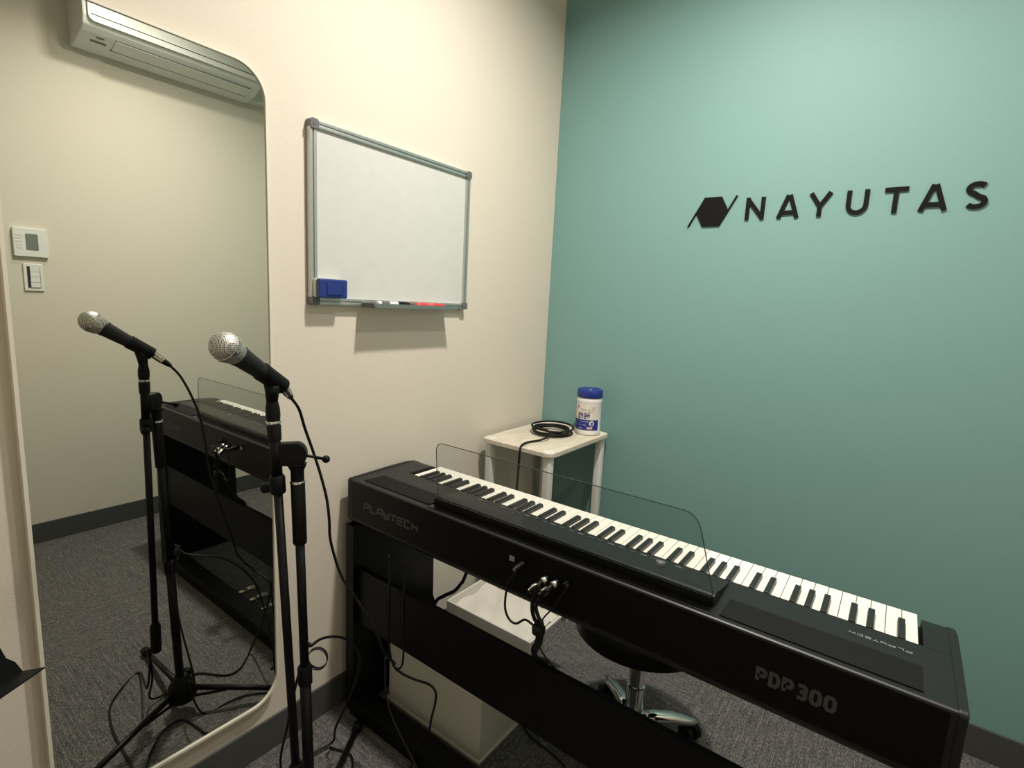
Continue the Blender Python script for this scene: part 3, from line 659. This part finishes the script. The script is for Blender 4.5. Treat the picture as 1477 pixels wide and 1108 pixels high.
t = wire('thin_lead', 'thin black lead plugged in beside the two audio plugs', [Vector((.779, -1.079, .699))]+[hit(x, y, 'y', -1.104) for x, y in ((819, 845), (810, 860), (800, 875), (787, 888), (782, 897), (783, 915), (779, 935))]+[Vector((.745, -1.050, .4755)), Vector((.74, -1.037, .462)), Vector((.72, -1.036, .40)), Vector((.60, -1.036, .33)), Vector((.12, -1.036, .32))], .0017)
lathe('plug', (.779, -1.0715, .699), (0, -1, 0), [(0, .005), (.012, .005), (.014, .003)], PLASB, t, 12)
bm = bmesh.new(); bm_lathe(bm, KN+Vector((0, -.008, -.014)), (0, 0, 1), [(0, .009), (.004, .014), (.016, .015), (.024, .010)], 16)
setp(obj('cable_tie', from_bm(bm), CABLE, None, origin=tuple(KN)), 'black tie bundling the cables behind the piano', 'strap')
wire('hanging_cable', 'black cable bending across the white storage box under the piano', [hit(x, y, 'y', -1.085) for x, y in ((561, 800), (562, 830), (561, 880), (561, 925), (565.7, 956), (578.8, 971), (599, 980.5), (619, 987.5), (628, 998), (628, 1013), (622, 1037), (617.5, 1056))]+[Vector((.36, -1.092, .06)), Vector((.35, -1.10, .005)), Vector((.33, -1.14, .005))], .0031)
wire('hanging_cable', 'black cable hanging straight in front of the stand backboard', [hit(x, y, 'y', -1.082) for x, y in ((583, 808), (582.5, 840), (582, 900), (581, 955))]+[hit(572, 967, 'y', -1.075)], .0028)
wire('wall_cable', 'black twin cable running down behind the white bins', [Vector((.33, -.80, .60)), hit(671.5, 830, 'y', -.78), hit(665, 842, 'y', -.78), hit(655, 853, 'y', -.78), hit(640, 860, 'y', -.78), hit(627, 872, 'y', -.78), Vector((.090, -.79, .10)), Vector((.09, -.78, .006))], .006)
wire('floor_lead', 'black lead lying on the carpet beside the white storage box', [hit(x, y, 'z', .004) for x, y in ((745, 1030), (763, 1060), (778, 1073), (800, 1090), (815, 1106))], .003)

# ------------------------------------------------------------------ music stand near the camera
zl = .70
Pq = [hit(x, y, 'z', zl) for x, y in ((65, 962), (33, 968), (0, 990), (0, 1020))]
al = (Pq[2]-Pq[1]); al.z = 0; al.normalize(); out = Vector((-al.y, al.x, 0))
if out.dot(Pq[0]-Pq[1]) < 0: out = -out
c0 = Pq[1]; Wd = .46
mu = thing('music_stand', 'black folding music stand desk with ledge beside the mirror', 'music stand', (c0.x+al.x*.23-out.x*.05, c0.y+al.y*.23-out.y*.05, 0))
up = (Vector((0, 0, 1))*.94-out*.34).normalized()
lip = (out+al*0).normalized()
bm = bmesh.new(); L0 = (Pq[0]-Pq[1])
q = [c0, c0+L0, c0+al*Wd+lip*L0.dot(lip)-al*L0.dot(al)*-1, c0+al*Wd]
n3 = Vector((0, 0, -.0022))
va = [bm.verts.new(p) for p in q]; vb = [bm.verts.new(p+n3) for p in q]
bm.faces.new(va); bm.faces.new(vb[::-1])
for i in range(4): bm.faces.new((va[i], vb[i], vb[(i+1) % 4], va[(i+1) % 4]))
obj('ledge', from_bm(bm), STEELB, mu)
def DP(u, v, d): return c0+al*u+up*v+out*d
prism('desk', [(0, .0), (.004, .018), (.012, .030), (.018, .10), (.05, .30), (.41, .30), (.442, .10), (.448, .03), (.456, .018), (Wd, 0)], -.0022, 0, DP, STEELB, mu)
cb = c0+al*.23+up*.10-out*.012
tube('desk_tube', [cb+up*.04, cb-up*.05, Vector((cb.x-out.x*.03, cb.y-out.y*.03, .60)), Vector((cb.x-out.x*.035, cb.y-out.y*.035, .12))], .009, STEELB, mu, 12)
fb = Vector((cb.x-out.x*.035, cb.y-out.y*.035, 0))
lathe('collar', fb+Vector((0, 0, .10)), (0, 0, 1), [(0, .016), (.05, .016), (.055, .012)], PLASB, mu, 16)
for k in range(3):
    a = math.atan2(al.y, al.x)+R(60+120*k)+R(30); d = Vector((math.cos(a), math.sin(a), 0))
    tube('leg', [fb+Vector((0, 0, .14)), fb+d*.16+Vector((0, 0, .012))], .006, STEELB, mu, 8)

# ------------------------------------------------------------------ on the right wall (seen in the mirror)
ac = thing('air_conditioner', 'white wall-mounted air conditioner high on the wall, seen in mirror', 'air conditioner', (RX, -.73, 2.34))
AXZ = lambda u, v, d: (u, d, v)
ay0, ay1 = -1.130, -.330
prism('body', [(RX, 2.338), (1.975, 2.332), (1.90, 2.348), (1.84, 2.368), (1.81, 2.392), (1.802, 2.42), (1.800, 2.50), (1.802, 2.585), (1.815, 2.60), (RX, 2.602)], ay0, ay1, AXZ, ACW, ac, bev=.006)
prism('front_panel', rrect(ay0+.018, 2.405, ay1-.018, 2.592, .02), 1.792, 1.7995, YZ, ACW, ac, bev=.003)
dv = Vector((1.90-1.84, 0, 2.348-2.368)).normalized(); nv = Vector((dv.z, 0, -dv.x))
if nv.z > 0: nv = -nv
def LP(u, v, d): p = Vector((1.87, u, 2.358))+dv*v+nv*d; return p
prism('louver', rrect(ay0+.13, -.036, ay1-.05, .034, .006, 3), .0015, .005, LP, ACW, ac)
prism('louver_slot', rrect(ay0+.125, .036, ay1-.045, .0405, .001, 2), .0012, .0030, LP, DARKSLOT, ac)
prism('louver_slot', rrect(ay0+.125, -.0405, ay1-.045, -.038, .001, 2), .0012, .0030, LP, DARKSLOT, ac)
prism('seam_line', rrect(ay0+.03, 2.430, ay1-.03, 2.4335, .001, 2), 1.7912, 1.7925, YZ, DARKSLOT, ac)
prism('display_window', rrect(ay0+.045, .010, ay0+.105, .020, .002, 2), .0012, .0030, LP, GREYP, ac)
prism('display_window', rrect(ay0+.060, -.018, ay0+.090, -.014, .001, 2), .0012, .0030, LP, DARKSLOT, ac)
pc = box('pipe_cover', (1.935, ay1+.004, 2.345), (RX, -.002, 2.425), ACW, None, bev=.006); setp(pc, 'white pipe cover running from the air conditioner to the teal wall', 'pipe cover')
th_ = thing('thermostat', 'white wall controller with small grey screen, above the light switch', 'thermostat', (RX, -1.327, 1.37))
prism('case', rrect(-1.387, 1.370, -1.267, 1.497, .004, 3), RX-.018, RX, YZ, WHITEP, th_, bev=.002)
prism('screen', rrect(-1.345, 1.400, -1.302, 1.472, .002, 2), RX-.0192, RX-.0175, YZ, LCD, th_)
for k in range(5): box('side_button', (RX-.0190, -1.378, 1.405+k*.014), (RX-.0178, -1.356, 1.413+k*.014), ACW, th_)
sw = thing('light_switch', 'white light switch plate with four rockers below the thermostat', 'light switch', (RX, -1.325, 1.216))
prism('plate', rrect(-1.360, 1.216, -1.290, 1.340, .004, 3), RX-.008, RX, YZ, WHITEP, sw, bev=.002)
box('switch_recess', (RX-.0086, -1.348, 1.230), (RX-.0078, -1.302, 1.327), DARKSLOT, sw)
for k in range(4): box('rocker', (RX-.0125, -1.338, 1.232+k*.0238), (RX-.0085, -1.304, 1.2545+k*.0238), WHITEP, sw, bev=.001)
